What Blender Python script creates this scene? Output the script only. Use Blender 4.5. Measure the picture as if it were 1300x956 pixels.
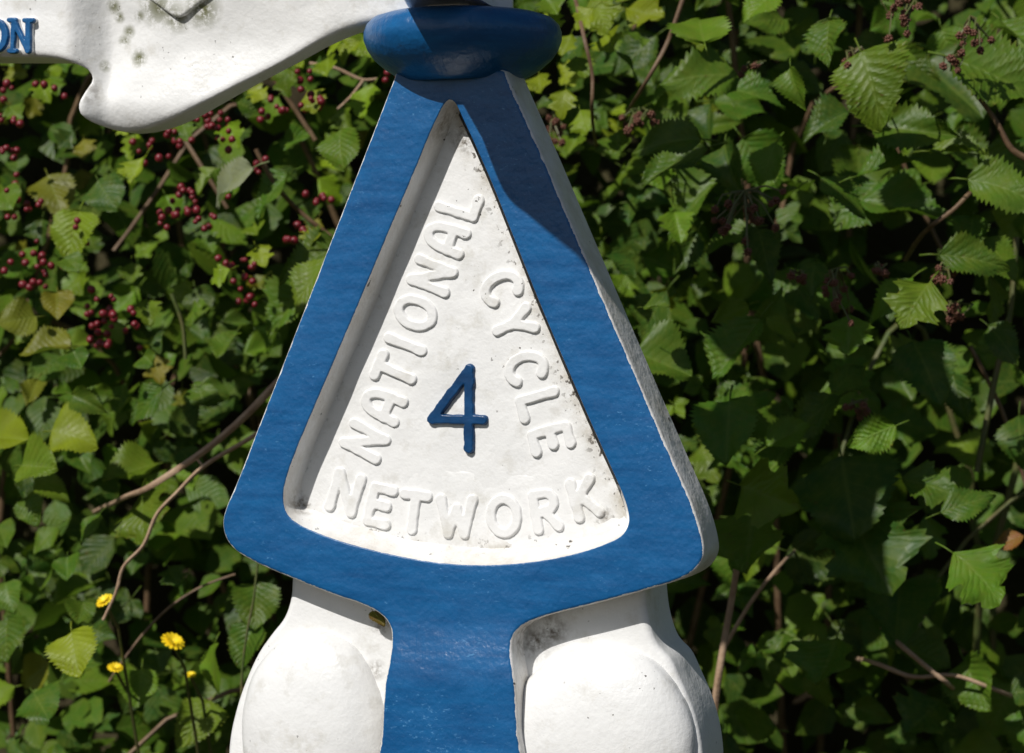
import bpy, bmesh, math, random
from mathutils import Vector, Matrix, noise
from mathutils.geometry import delaunay_2d_cdt
for o in list(bpy.data.objects): bpy.data.objects.remove(o)
SC = bpy.context.scene
COL = SC.collection
R = math.radians
random.seed(7)

# ------------------------------------------------------------------ camera, sky, sun, exposure
ZC, DIST, S = 1.25, 1.6, 0.0005          # camera height, distance to the post, metres per photo pixel at the post
cam = bpy.data.cameras.new('camera')
cam.sensor_width = 36
cam.lens = 36 * DIST / (1300 * S)
cam.shift_y = -44.5 / 1300
cam.clip_start, cam.clip_end = 0.05, 200
cam.dof.use_dof = True
cam.dof.focus_distance = 1.59
cam.dof.aperture_fstop = 11.5
co = bpy.data.objects.new('camera', cam); COL.objects.link(co)
co.location = (0, -DIST, ZC); co.rotation_euler = (R(90), 0, 0)
SC.camera = co

YAW = R(20)
SUN = Vector((0.624, 0.837, -1.0)).normalized()       # direction the light travels
w = bpy.data.worlds.new('World'); SC.world = w; w.use_nodes = True
nt = w.node_tree
sky = nt.nodes.new('ShaderNodeTexSky'); sky.sky_type = 'NISHITA'; sky.sun_disc = False
sky.sun_elevation = math.asin(-SUN.z); sky.sun_rotation = math.atan2(-SUN.x, -SUN.y)
bg = nt.nodes['Background']; bg.inputs[1].default_value = 0.05
nt.links.new(sky.outputs[0], bg.inputs[0])
sl = bpy.data.lights.new('sun', 'SUN'); sl.energy = 4.35; sl.angle = R(0.5); sl.color = (1, 0.965, 0.91)
so = bpy.data.objects.new('sun', sl); COL.objects.link(so)
so.rotation_euler = SUN.to_track_quat('-Z', 'Y').to_euler(); so.location = (-2, -3, 4)
SC.view_settings.view_transform = 'Standard'; SC.view_settings.look = 'None'
SC.view_settings.exposure = 0.0; SC.view_settings.gamma = 1
SC.render.engine = 'CYCLES'

# ------------------------------------------------------------------ materials
class NT:
    def __init__(s, name):
        s.m = bpy.data.materials.new(name); s.m.use_nodes = True
        s.t = s.m.node_tree; s.b = s.t.nodes['Principled BSDF']; s.out = s.t.nodes['Material Output']
        s.tc = s.t.nodes.new('ShaderNodeTexCoord')
    def n(s, typ, **kw):
        x = s.t.nodes.new(typ)
        for k, v in kw.items(): setattr(x, k, v)
        return x
    def l(s, a, b): s.t.links.new(a, b)
    def put(s, inp, v):
        if isinstance(v, bpy.types.NodeSocket): s.l(v, inp)
        else: inp.default_value = v
    def math(s, op, a, b=0.0, c=None, clamp=False):
        x = s.n('ShaderNodeMath', operation=op, use_clamp=clamp)
        s.put(x.inputs[0], a); s.put(x.inputs[1], b)
        if c is not None: s.put(x.inputs[2], c)
        return x.outputs[0]
    def noise(s, scale, detail=4, rough=0.55, vec=None, dist=0.0):
        x = s.n('ShaderNodeTexNoise'); x.inputs['Scale'].default_value = scale
        x.inputs['Detail'].default_value = detail; x.inputs['Roughness'].default_value = rough
        x.inputs['Distortion'].default_value = dist
        s.l(vec if vec is not None else s.tc.outputs['Object'], x.inputs['Vector'])
        return x.outputs['Fac']
    def mapped(s, scale, rot=(0, 0, 0)):
        x = s.n('ShaderNodeMapping'); x.inputs['Scale'].default_value = scale; x.inputs['Rotation'].default_value = rot
        s.l(s.tc.outputs['Object'], x.inputs['Vector']); return x.outputs[0]
    def ramp(s, v, a, b):
        x = s.n('ShaderNodeMapRange'); x.clamp = True
        s.put(x.inputs['Value'], v); x.inputs['From Min'].default_value = a; x.inputs['From Max'].default_value = b
        return x.outputs['Result']
    def mix(s, f, a, b):
        x = s.n('ShaderNodeMix', data_type='RGBA'); s.put(x.inputs[0], f)
        s.put(x.inputs[6], a if isinstance(a, bpy.types.NodeSocket) else (*a, 1))
        s.put(x.inputs[7], b if isinstance(b, bpy.types.NodeSocket) else (*b, 1))
        return x.outputs[2]
    def bump(s, h, strength, dist, prev=None):
        x = s.n('ShaderNodeBump'); x.inputs['Strength'].default_value = strength; x.inputs['Distance'].default_value = dist
        s.l(h, x.inputs['Height'])
        if prev is not None: s.l(prev, x.inputs['Normal'])
        return x.outputs[0]
    def attr(s, name, kind='GEOMETRY'):
        x = s.n('ShaderNodeAttribute', attribute_name=name, attribute_type=kind); return x
    def spots(s, pts):
        """union of soft round stains (centre, radius) in the object's own coordinates"""
        acc = None
        for (p, r) in pts:
            d = s.n('ShaderNodeVectorMath', operation='DISTANCE'); s.l(s.tc.outputs['Object'], d.inputs[0]); d.inputs[1].default_value = p
            f = s.ramp(d.outputs['Value'], r, r * 0.15)
            acc = f if acc is None else s.math('MAXIMUM', acc, f)
        return acc

def paint_nodes(k, stains=None, lichen=None):
    """old white gloss paint on cast iron: returns colour, bump"""
    big = k.noise(14, 4); fine = k.noise(120, 5, 0.6)
    col = k.mix(k.ramp(big, 0.35, 0.7), (0.79, 0.79, 0.785), (0.74, 0.742, 0.735))
    grime = k.math('MULTIPLY', k.ramp(k.noise(45, 6, 0.7), 0.54, 0.76), 0.5)
    col = k.mix(grime, col, (0.42, 0.39, 0.31))
    speck = k.math('MULTIPLY', k.ramp(k.noise(260, 3, 0.6), 0.69, 0.715), k.ramp(k.noise(16, 2), 0.45, 0.60))
    col = k.mix(speck, col, (0.06, 0.05, 0.04))
    if stains:
        f = k.math('MULTIPLY', k.spots(stains), k.ramp(k.noise(150, 5, 0.7), 0.40, 0.62))
        col = k.mix(f, col, (0.10, 0.075, 0.045))
    if lichen:
        f = k.math('MULTIPLY', k.spots(lichen), k.ramp(k.noise(170, 6, 0.75), 0.38, 0.52))
        col = k.mix(f, col, (0.13, 0.135, 0.055))
    return col, fine

def white_paint(name, stains=None, lichen=None, rough=0.36, edge_grime=False):
    k = NT(name); col, fine = paint_nodes(k, stains, lichen)
    if edge_grime:
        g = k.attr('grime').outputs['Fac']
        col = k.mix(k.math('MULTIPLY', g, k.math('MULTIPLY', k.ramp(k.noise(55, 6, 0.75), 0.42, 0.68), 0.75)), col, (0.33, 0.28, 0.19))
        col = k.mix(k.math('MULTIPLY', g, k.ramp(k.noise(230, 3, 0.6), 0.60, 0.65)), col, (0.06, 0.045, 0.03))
    k.l(col, k.b.inputs['Base Color']); k.b.inputs['Roughness'].default_value = rough
    n1 = k.bump(k.noise(70, 3), 0.34, 0.0022)
    n2 = k.bump(k.noise(330, 4, 0.6), 0.4, 0.0007, n1)
    k.l(n2, k.b.inputs['Normal']); return k.m

def blue_nodes(k):
    streak = k.noise(26, 5, 0.6, k.mapped((1.0, 1.0, 6.0)))
    streak2 = k.noise(60, 4, 0.6, k.mapped((5.0, 1.0, 1.0), (0, R(25), 0)))
    col = k.mix(k.ramp(streak, 0.3, 0.7), (0.003, 0.066, 0.200), (0.007, 0.110, 0.295))
    chip_glints = k.math('MULTIPLY', k.ramp(k.noise(210, 4, 0.7, k.mapped((1, 1, 2.2), (0, R(35), 0))), 0.60, 0.66), k.ramp(k.noise(18, 3), 0.48, 0.60))
    col = k.mix(k.math('MULTIPLY', chip_glints, 0.6), col, (0.12, 0.32, 0.58))  # worn flecks tinted lighter blue, painting in highlights on the gloss
    fade = k.ramp(k.noise(9, 4, 0.6), 0.45, 0.75)
    col = k.mix(k.math('MULTIPLY', fade, 0.35), col, (0.02, 0.13, 0.33))
    rust = k.math('MULTIPLY', k.ramp(k.noise(75, 5, 0.7), 0.66, 0.74), 0.5)
    col = k.mix(rust, col, (0.02, 0.025, 0.04))
    return col, streak, streak2

def blue_bump(k, a, b):
    n1 = k.bump(k.noise(55, 3), 0.55, 0.0025)
    n2 = k.bump(b, 0.35, 0.0010, n1)
    n3 = k.bump(k.noise(300, 4, 0.6), 0.45, 0.0007, n2)
    return n3

def blue_paint(name):
    k = NT(name); col, a, b = blue_nodes(k)
    k.l(col, k.b.inputs['Base Color']); k.b.inputs['Roughness'].default_value = 0.30
    k.l(blue_bump(k, a, b), k.b.inputs['Normal']); return k.m

def two_tone(name, thr, ragged, stains=None):
    """blue on the faces towards the front (attribute fd = depth behind the front, metres), white on the sides, brushed edge between"""
    k = NT(name); bc, a, b = blue_nodes(k); wc, fine = paint_nodes(k, stains)
    fd = k.attr('fd').outputs['Fac']
    edge = k.math('MULTIPLY_ADD', k.noise(120, 6, 0.75), ragged, thr - ragged * 0.5)
    f = k.math('GREATER_THAN', fd, edge)
    if stains:                                          # road grime on the cast sides
        wc = k.mix(k.math('MULTIPLY', k.ramp(k.noise(30, 6, 0.7), 0.36, 0.66), 0.5), wc, (0.46, 0.40, 0.31))
        wc = k.mix(k.ramp(k.noise(110, 4, 0.6), 0.67, 0.71), wc, (0.05, 0.04, 0.03))
    k.l(k.mix(f, bc, wc), k.b.inputs['Base Color']); k.b.inputs['Roughness'].default_value = 0.31
    k.l(blue_bump(k, a, b), k.b.inputs['Normal']); return k.m

def leaf_material(name, trans=0.28, rough=0.46, col_from='OBJECT'):
    k = NT(name)
    if col_from == 'OBJECT': base = k.n('ShaderNodeObjectInfo').outputs['Color']
    else: base = k.attr('Col').outputs['Color']
    uv = k.n('ShaderNodeSeparateXYZ'); k.l(k.tc.outputs['UV'], uv.inputs[0])
    a = k.math('ABSOLUTE', k.math('MULTIPLY_ADD', uv.outputs[0], 2.0, -1.0))
    mid = k.ramp(a, 0.07, 0.02)
    ph = k.math('MULTIPLY', k.math('SUBTRACT', uv.outputs[1], k.math('MULTIPLY', a, 0.34)), 8.0)
    sv = k.math('ABSOLUTE', k.math('SUBTRACT', k.math('FRACT', ph), 0.5))
    side = k.math('MULTIPLY', k.ramp(sv, 0.09, 0.02), 0.6)
    vein = k.math('MAXIMUM', mid, side)
    oi = k.n('ShaderNodeObjectInfo'); sh = k.n('ShaderNodeVectorMath', operation='ADD'); k.l(k.tc.outputs['Object'], sh.inputs[0])
    sc_ = k.n('ShaderNodeVectorMath', operation='SCALE'); k.l(oi.outputs['Location'], sc_.inputs[0]); sc_.inputs['Scale'].default_value = 37.0
    k.l(sc_.outputs[0], sh.inputs[1]); vv = sh.outputs[0]
    q = 1.0 if col_from == 'OBJECT' else 18.0
    mott = k.noise(5 * q, 5, 0.65, vv)
    col = k.mix(k.ramp(mott, 0.38, 0.72), base, k.mix(0.40, base, (0.17, 0.19, 0.02)))
    col = k.mix(k.math('MULTIPLY', k.ramp(k.noise(2.2 * q, 3, 0.5, vv), 0.45, 0.7), 0.35), col, k.mix(0.55, base, (0.015, 0.04, 0.012)))
    col = k.mix(k.math('MULTIPLY', vein, 0.26), col, (0.19, 0.25, 0.05))
    edge = k.math('MULTIPLY', k.ramp(k.math('ADD', a, k.math('MULTIPLY', k.noise(7 * q, 3, 0.6, vv), 0.5)), 1.22, 1.38), k.ramp(oi.outputs['Random'], 0.45, 0.9))
    col = k.mix(k.math('MULTIPLY', edge, 0.7), col, (0.24, 0.17, 0.03))
    spot = k.math('MULTIPLY', k.ramp(k.noise(24 * q, 2, 0.5, vv), 0.64, 0.70), k.ramp(k.noise(3 * q, 2, 0.5, vv), 0.5, 0.6))
    col = k.mix(k.math('MULTIPLY', spot, 0.75), col, (0.11, 0.055, 0.02))
    k.l(col, k.b.inputs['Base Color'])
    k.put(k.b.inputs['Roughness'], k.math('MULTIPLY_ADD', k.noise(9 * q, 3, 0.6, vv), 0.3, rough - 0.16))
    k.b.inputs['Specular IOR Level'].default_value = 0.24
    pl = k.math('MULTIPLY', k.math('POWER', k.math('MULTIPLY', k.math('SUBTRACT', 0.5, sv), 2.0), 1.6), -1.0)
    hgt = k.math('MULTIPLY_ADD', k.noise(26 * q, 4, 0.6, vv), 0.45, k.math('MULTIPLY_ADD', mid, -0.7, pl))
    bn = k.n('ShaderNodeBump'); bn.inputs['Distance'].default_value = 0.0018; k.l(hgt, bn.inputs['Height'])
    k.l(k.math('MULTIPLY', k.math('MULTIPLY_ADD', oi.outputs['Random'], 0.5, 0.1), k.ramp(k.noise(3 * q, 2, 0.5, vv), 0.2, 0.65)), bn.inputs['Strength'])
    k.l(bn.outputs[0], k.b.inputs['Normal'])
    tr = k.n('ShaderNodeBsdfTranslucent')
    k.l(k.mix(0.5, col, (0.16, 0.30, 0.02)), tr.inputs[0])
    ms = k.n('ShaderNodeMixShader'); ms.inputs[0].default_value = trans
    k.l(k.b.outputs[0], ms.inputs[1]); k.l(tr.outputs[0], ms.inputs[2]); k.l(ms.outputs[0], k.out.inputs[0])
    return k.m

def simple(name, c1, c2, scale=40, rough=0.6, bump=0.3, dist=0.002, spec=0.4):
    k = NT(name)
    k.l(k.mix(k.ramp(k.noise(scale, 5, 0.6), 0.35, 0.68), c1, c2), k.b.inputs['Base Color'])
    k.b.inputs['Roughness'].default_value = rough; k.b.inputs['Specular IOR Level'].default_value = spec
    k.l(k.bump(k.noise(scale * 3, 4), bump, dist), k.b.inputs['Normal']); return k.m

# ------------------------------------------------------------------ helpers
def tag(o, label, cat, group=None, kind=None):
    if label: o['label'] = label
    if cat: o['category'] = cat
    if group: o['group'] = group
    if kind: o['kind'] = kind
    return o
def empty(name, loc, rz=0):
    o = bpy.data.objects.new(name, None); COL.objects.link(o); o.location = loc; o.rotation_euler = (0, 0, rz)
    o.empty_display_size = 0.05; return o
def link(name, me, mat=None, parent=None):
    if mat and not me.materials: me.materials.append(mat)
    o = bpy.data.objects.new(name, me); COL.objects.link(o); o.parent = parent; return o
def world_at(px, py, Y):
    f = S * (Y + DIST) / DIST
    return Vector(((px - 650) * f, Y, ZC - (py - 433.5) * f))
AX = (578 - 650) * S
cy_, sy_ = math.cos(YAW), math.sin(YAW)
def face(px, py, d=0.0):
    """photo pixel -> (x, z) on the milepost's own plane d metres behind its front face"""
    dx, dz = (px - 650) * S / DIST, -(py - 433.5) * S / DIST
    # plane: (P-(AX,0))·(sin,cos) = d ;  P = (t*dx, -DIST + t)
    t = (d + AX * sy_ + DIST * cy_) / (dx * sy_ + cy_)
    X, Y = t * dx - AX, -DIST + t
    return X * cy_ - Y * sy_, ZC + t * dz
def catmull(pts, closed=True, sub=8):
    out = []; n = len(pts); P = [Vector(p) for p in pts]
    for i in range(n if closed else n - 1):
        p0, p1, p2, p3 = (P[(i - 1) % n], P[i], P[(i + 1) % n], P[(i + 2) % n]) if closed else (P[max(i - 1, 0)], P[i], P[i + 1], P[min(i + 2, n - 1)])
        t0 = 0; t1 = t0 + max((p1 - p0).length, 1e-6) ** .5; t2 = t1 + max((p2 - p1).length, 1e-6) ** .5; t3 = t2 + max((p3 - p2).length, 1e-6) ** .5
        for j in range(sub):
            t = t1 + (t2 - t1) * j / sub
            A1 = p0 * ((t1 - t) / (t1 - t0)) + p1 * ((t - t0) / (t1 - t0)); A2 = p1 * ((t2 - t) / (t2 - t1)) + p2 * ((t - t1) / (t2 - t1)); A3 = p2 * ((t3 - t) / (t3 - t2)) + p3 * ((t - t2) / (t3 - t2))
            B1 = A1 * ((t2 - t) / (t2 - t0)) + A2 * ((t - t0) / (t2 - t0)); B2 = A2 * ((t3 - t) / (t3 - t1)) + A3 * ((t - t1) / (t3 - t1))
            out.append(B1 * ((t2 - t) / (t2 - t1)) + B2 * ((t - t1) / (t2 - t1)))
    if not closed: out.append(P[-1])
    return out
def resample(pts, step, closed=True):
    P = pts + [pts[0]] if closed else pts
    L = [0]
    for a, b in zip(P, P[1:]): L.append(L[-1] + (b - a).length)
    n = max(8, int(L[-1] / step)); out = []; j = 0
    for i in range(n):
        t = L[-1] * i / n
        while L[j + 1] < t: j += 1
        out.append(P[j].lerp(P[j + 1], (t - L[j]) / max(L[j + 1] - L[j], 1e-9)))
    return out
def area(P): return 0.5 * sum(P[i - 1].x * P[i].y - P[i].x * P[i - 1].y for i in range(len(P)))
def inward(P):
    s = 1 if area(P) > 0 else -1; out = []
    for i in range(len(P)):
        d = (P[(i + 1) % len(P)] - P[i - 1]).normalized(); out.append(Vector((-d.y, d.x)) * s)
    return out
def inside(p, P):
    c = False; j = len(P) - 1
    for i in range(len(P)):
        if (P[i].y > p[1]) != (P[j].y > p[1]) and p[0] < (P[j].x - P[i].x) * (p[1] - P[i].y) / (P[j].y - P[i].y) + P[i].x: c = not c
        j = i
    return c
def near_loop(p, P, r):
    return any((p[0] - q.x) ** 2 + (p[1] - q.y) ** 2 < r * r for q in P)
def fill(loop, hole=None, grid=12):
    """triangles over the loop (minus hole) with inner grid points: returns points, tris; the first points are loop then hole"""
    pts = list(loop) + (list(hole) if hole else []); n = len(loop)
    ed = [(i, (i + 1) % n) for i in range(n)]
    if hole: m = len(hole); ed += [(n + i, n + (i + 1) % m) for i in range(m)]
    xs = [p.x for p in loop]; ys = [p.y for p in loop]
    bound = list(loop) + (list(hole) if hole else [])
    y = min(ys) + grid / 2
    while y < max(ys):
        x = min(xs) + grid / 2
        while x < max(xs):
            if inside((x, y), loop) and not (hole and inside((x, y), hole)) and not near_loop((x, y), bound, grid * 0.6): pts.append(Vector((x, y)))
            x += grid
        y += grid
    r = delaunay_2d_cdt(pts, ed, [], 0, 1e-5)
    tr = []
    for f in r[2]:
        c = sum((r[0][i] for i in f), Vector((0, 0))) / len(f)
        if inside(c, loop) and not (hole and inside(c, hole)): tr.append(tuple(f))
    # map output verts back to the input order (first original index)
    back = {i: (o[0] if o else None) for i, o in enumerate(r[3])}
    tr = [tuple(back[i] for i in f) for f in tr if all(back[i] is not None for i in f)]
    return pts, tr
def finish(bm, name, smooth=40):
    bmesh.ops.recalc_face_normals(bm, faces=bm.faces)
    me = bpy.data.meshes.new(name); bm.to_mesh(me); bm.free()
    for p in me.polygons: p.use_smooth = True
    me.set_sharp_from_angle(angle=R(smooth)); return me
def solid(name, outline, mapper, thick, bevel, step=5, grid=14, hole=None, hole_profile=None, relief=None, back=True, sharp=40):
    """A casting: outline in plan units, bevelled front edge, sides, back. mapper(x, y, depth) -> xyz. relief(x,y) = extra depth of the front."""
    L = resample(outline, step); N = inward(L)
    bm = bmesh.new(); fdl = bm.verts.layers.float.new('fd'); n = len(L)
    rf = relief or (lambda x, y: 0.0)
    def add(p, d, fd):
        v = bm.verts.new(mapper(p.x, p.y, d + rf(p.x, p.y) * max(0.0, 1 - d / thick))); v[fdl] = fd; return v
    prof = [(0, thick), (0, thick * 0.5)] + [(bevel * (1 - math.cos(a)), bevel * S * (1 - math.sin(a))) for a in (0, R(22), R(45), R(68), R(90))]
    rings = [[add(L[i] + N[i] * ins, d, d) for i in range(n)] for ins, d in prof]
    for A, B in zip(rings, rings[1:]):
        for i in range(n): bm.faces.new((A[i], A[(i + 1) % n], B[(i + 1) % n], B[i]))
    top = [L[i] + N[i] * prof[-1][0] for i in range(n)]
    H = None; hr = None
    if hole:
        H = resample(hole, step); HN = inward(H); m = len(H)
        hr = [[add(H[i] + HN[i] * (ins(HN[i]) if callable(ins) else ins), d, d) for i in range(m)] for ins, d in hole_profile]
        for A, B in zip(hr, hr[1:]):
            for i in range(m): bm.faces.new((A[i], A[(i + 1) % m], B[(i + 1) % m], B[i]))
        ins0 = hole_profile[0][0]; hl = [H[i] + HN[i] * ins0 for i in range(m)]
    else: hl = None
    pts, tr = fill(top, hl, grid)
    V = list(rings[-1]) + (list(hr[0]) if hl else [])
    for p in pts[len(V):]: V.append(add(p, 0, 0))
    for f in tr:
        try: bm.faces.new([V[i] for i in f])
        except ValueError: pass
    if back:
        pts, tr = fill(L, None, 60)
        B = list(rings[0])
        for p in pts[n:]: B.append(add(p, thick, thick))
        for f in tr:
            try: bm.faces.new([B[i] for i in f])
            except ValueError: pass
    return finish(bm, name, sharp)
def lathe(name, prof, centre, seg=64, squash=(1, 1)):
    bm = bmesh.new(); rings = []
    for r, z in prof:
        rings.append([bm.verts.new((centre[0] + r * squash[0] * math.cos(2 * math.pi * i / seg), centre[1] + r * squash[1] * math.sin(2 * math.pi * i / seg), z)) for i in range(seg)])
    for A, B in zip(rings, rings[1:]):
        for i in range(seg): bm.faces.new((A[i], A[(i + 1) % seg], B[(i + 1) % seg], B[i]))
    bm.faces.new(rings[0]); bm.faces.new(rings[-1])
    return finish(bm, name, 35 if seg > 20 else 20)
def tube(bm, pts, r0, r1, sides=6):
    P = [Vector(p) for p in pts]; rings = []
    for i, p in enumerate(P):
        d = (P[min(i + 1, len(P) - 1)] - P[max(i - 1, 0)]).normalized()
        a = d.orthogonal().normalized(); b = d.cross(a); r = r0 + (r1 - r0) * i / (len(P) - 1)
        if rings:                                       # keep the ring from twisting
            q = pa - d * pa.dot(d)
            if q.length > 1e-4: a = q.normalized(); b = d.cross(a)
        pa = a
        rings.append([bm.verts.new(p + (a * math.cos(2 * math.pi * k / sides) + b * math.sin(2 * math.pi * k / sides)) * r) for k in range(sides)])
    for A, B in zip(rings, rings[1:]):
        for k in range(sides): bm.faces.new((A[k], A[(k + 1) % sides], B[(k + 1) % sides], B[k]))
    bm.faces.new(rings[0]); bm.faces.new(list(reversed(rings[-1])))

# ------------------------------------------------------------------ ground, with an unseen dark bank added to keep the hedge gaps dark
def build_ground():
    bm = bmesh.new(); nx, ny = 70, 60; V = []
    for j in range(ny + 1):
        y = -40 + 80 * ((j / ny) * 2 - 1) ** 3 * 0.5 + 40 if False else None
    ysamp = [-60, -30, -15, -8, -4, -2, -1, -0.4, 0, 0.3, 0.6, 0.9, 1.1, 1.25, 1.4, 1.55, 1.75, 2.0, 2.5, 4, 8, 16, 40, 80]
    xs = [-80, -40, -20, -10, -6] + [-4 + 0.25 * i for i in range(33)] + [6, 10, 20, 40, 80]
    for y in ysamp:
        row = []
        for x in xs:
            t = min(max((y - 0.75) / 0.9, 0), 1); z = 2.3 * t * t * (3 - 2 * t)
            z += 0.05 * noise.noise(Vector((x * 1.3, y * 2.1, 0.3))) if abs(x) < 8 else 0
            row.append(bm.verts.new((x, y, z)))
        V.append(row)
    for A, B in zip(V, V[1:]):
        for i in range(len(xs) - 1): bm.faces.new((A[i], A[i + 1], B[i + 1], B[i]))
    me = finish(bm, 'ground', 60)
    o = link('ground', me, simple('earth', (0.035, 0.026, 0.016), (0.06, 0.055, 0.025), 6, 0.9, 0.8, 0.02, 0.1)); o['kind'] = 'structure'
build_ground()

# ------------------------------------------------------------------ the milepost
FD = 0.020                                         # depth of the recess
POST = empty('milepost', (AX, 0, 0), -YAW)
tag(POST, 'blue and white cast iron milepost with triangular plaque and numeral 4', 'milepost')
def fm(d0=0.0):
    def f(px, py, d):
        x, z = face(px, py, d0); return (x, d0 + d, z)
    return f
def loc(px, py, d=0.0):
    x, z = face(px, py, d); return (x, d, z)
WHITE = white_paint('white_paint')
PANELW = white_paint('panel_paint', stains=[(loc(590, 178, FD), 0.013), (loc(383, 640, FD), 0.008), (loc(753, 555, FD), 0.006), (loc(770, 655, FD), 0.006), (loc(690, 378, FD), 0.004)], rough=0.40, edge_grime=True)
TWO = two_tone('blue_front_white_sides', 0.00062, 0.0022, stains=[(loc(572, 160, 0.012), 0.018), (loc(585, 190, 0.018), 0.014), (loc(498, 345, 0.015), 0.006), (loc(500, 260, 0.015), 0.006), (loc(380, 640, 0.016), 0.012), (loc(480, 785, 0.02), 0.012), (loc(668, 800, 0.015), 0.022), (loc(700, 790, 0.015), 0.02)])
BLUE = blue_paint('blue_paint')
DARKBLUE = simple('dark_blue_paint', (0.003, 0.034, 0.105), (0.005, 0.058, 0.17), 60, 0.33, 0.4, 0.001)

outer = [(503, 90), (500, 98), (460, 201), (421, 301), (372, 427), (324, 550), (300, 612), (286, 645), (282, 662), (285, 681), (296, 697), (321, 713), (369, 734), (425, 756), (462, 769), (482, 780), (494, 794), (498, 812), (497, 840), (493, 868), (490, 920), (488, 1050),
         (664, 1050), (661, 920), (658, 868), (653, 837), (651, 817), (655, 803), (666, 793), (694, 782), (757, 766), (820, 749), (864, 735), (884, 722), (893, 705), (892, 687), (881, 648), (851, 578), (816, 497), (753, 350), (715, 261), (686, 193), (656, 126), (643, 96), (640, 89)]
hole = [(566, 129), (551, 157), (525, 219), (488, 306), (452, 392), (410, 490), (377, 568), (364, 604), (359, 630), (362, 648), (371, 660), (414, 681), (488, 702), (561, 715), (635, 717), (709, 708), (765, 692), (790, 679), (798, 663), (796, 645), (790, 627), (750, 537), (687, 390), (650, 297), (618, 218), (588, 152), (577, 130), (571, 126)]
outerP = catmull(outer); holeP = catmull(hole)
def stem_relief(px, py):                            # the stem swells forward below the plaque
    t = min(max((py - 780) / 90, 0), 1); return -0.007 * t * t * (3 - 2 * t)
def drf(k):
    return lambda nrm: k * (3.0 + 13.0 * max(0.0, -nrm.y) ** 2)      # plan y runs downwards: the sill slopes most
hp = [(-1.5 + 1.5 * math.sin(R(a)), 0.0011 * (1 - math.cos(R(a)))) for a in (0, 18, 36, 54, 72, 86)] + [(0.0, 0.0018), (drf(0.5), FD * 0.55), (drf(0.95), FD - 0.0018), (lambda n: drf(1)(n) + 2.0, FD - 0.0003), (lambda n: drf(1)(n) + 5.0, FD + 0.0006)]
frame = link('frame', solid('frame', outerP, fm(), 0.035, 5.0, 4.5, 11, holeP, hp, stem_relief), TWO, POST)
# recess floor with the raised lettering
HL = resample(holeP, 6); HN = inward(HL)
fl = [HL[i] + HN[i] * (drf(0.9)(HN[i])) for i in range(len(HL))]
pts, tr = fill(fl, None, 10)
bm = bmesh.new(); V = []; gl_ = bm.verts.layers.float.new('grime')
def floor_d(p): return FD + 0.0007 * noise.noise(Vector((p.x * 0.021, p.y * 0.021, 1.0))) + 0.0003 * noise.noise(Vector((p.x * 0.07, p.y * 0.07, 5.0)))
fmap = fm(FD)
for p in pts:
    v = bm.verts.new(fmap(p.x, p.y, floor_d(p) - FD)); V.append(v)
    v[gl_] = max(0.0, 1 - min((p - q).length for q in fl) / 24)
for f in tr: bm.faces.new([V[i] for i in f])
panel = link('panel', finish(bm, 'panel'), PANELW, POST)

def arc(cx, cy, rx, ry, a0, a1, n=14): return [(cx + rx * math.cos(R(a0 + (a1 - a0) * i / n)), cy + ry * math.sin(R(a0 + (a1 - a0) * i / n))) for i in range(n + 1)]
GL = {  # centre lines in a box of height 1; first the width
 'N': (0.66, [[(0, 0), (0, 1)], [(0, 1), (.66, 0)], [(.66, 0), (.66, 1)]]),
 'A': (0.66, [[(0, 0), (.02, .45)] + arc(.33, .55, .31, .45, 180, 0, 12) + [(.64, .45), (.66, 0)], [(.02, .34), (.64, .34)]]),
 'T': (0.66, [[(0, 1), (.66, 1)], [(.33, 1), (.33, 0)]]),
 'I': (0.02, [[(0.01, 0), (0.01, 1)]]),
 'O': (0.78, [arc(.39, .5, .39, .5, 0, 360, 28)]),
 'L': (0.55, [[(0, 1), (0, 0), (.55, 0)]]),
 'C': (0.70, [arc(.39, .5, .39, .5, 48, 312, 24)]),
 'Y': (0.66, [[(0, 1), (.30, .5)], [(.66, 1), (.30, .5)], [(.30, .5), (.30, 0)]]),
 'E': (0.54, [[(.54, 1), (0, 1), (0, 0), (.54, 0)], [(0, .52), (.45, .52)]]),
 'W': (0.92, [[(0, 1), (.22, 0), (.46, .75), (.70, 0), (.92, 1)]]),
 'R': (0.60, [[(0, 0), (0, 1), (.34, 1)] + arc(.34, .74, .24, .26, 90, -90, 10) + [(0, .48)], [(.28, .48), (.60, 0)]]),
 'K': (0.62, [[(0, 0), (0, 1)], [(.58, 1), (.04, .45)], [(.2, .58), (.62, 0)]]),
 '4': (0.62, [[(.46, 0), (.47, 1)], [(.47, 1), (0, .37)], [(0, .37), (.64, .36)]]),
}
def seg_d(p, a, b):
    ab = b - a; t = max(0, min(1, (p - a).dot(ab) / max(ab.length_squared, 1e-9))); return (p - a - ab * t).length
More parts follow.
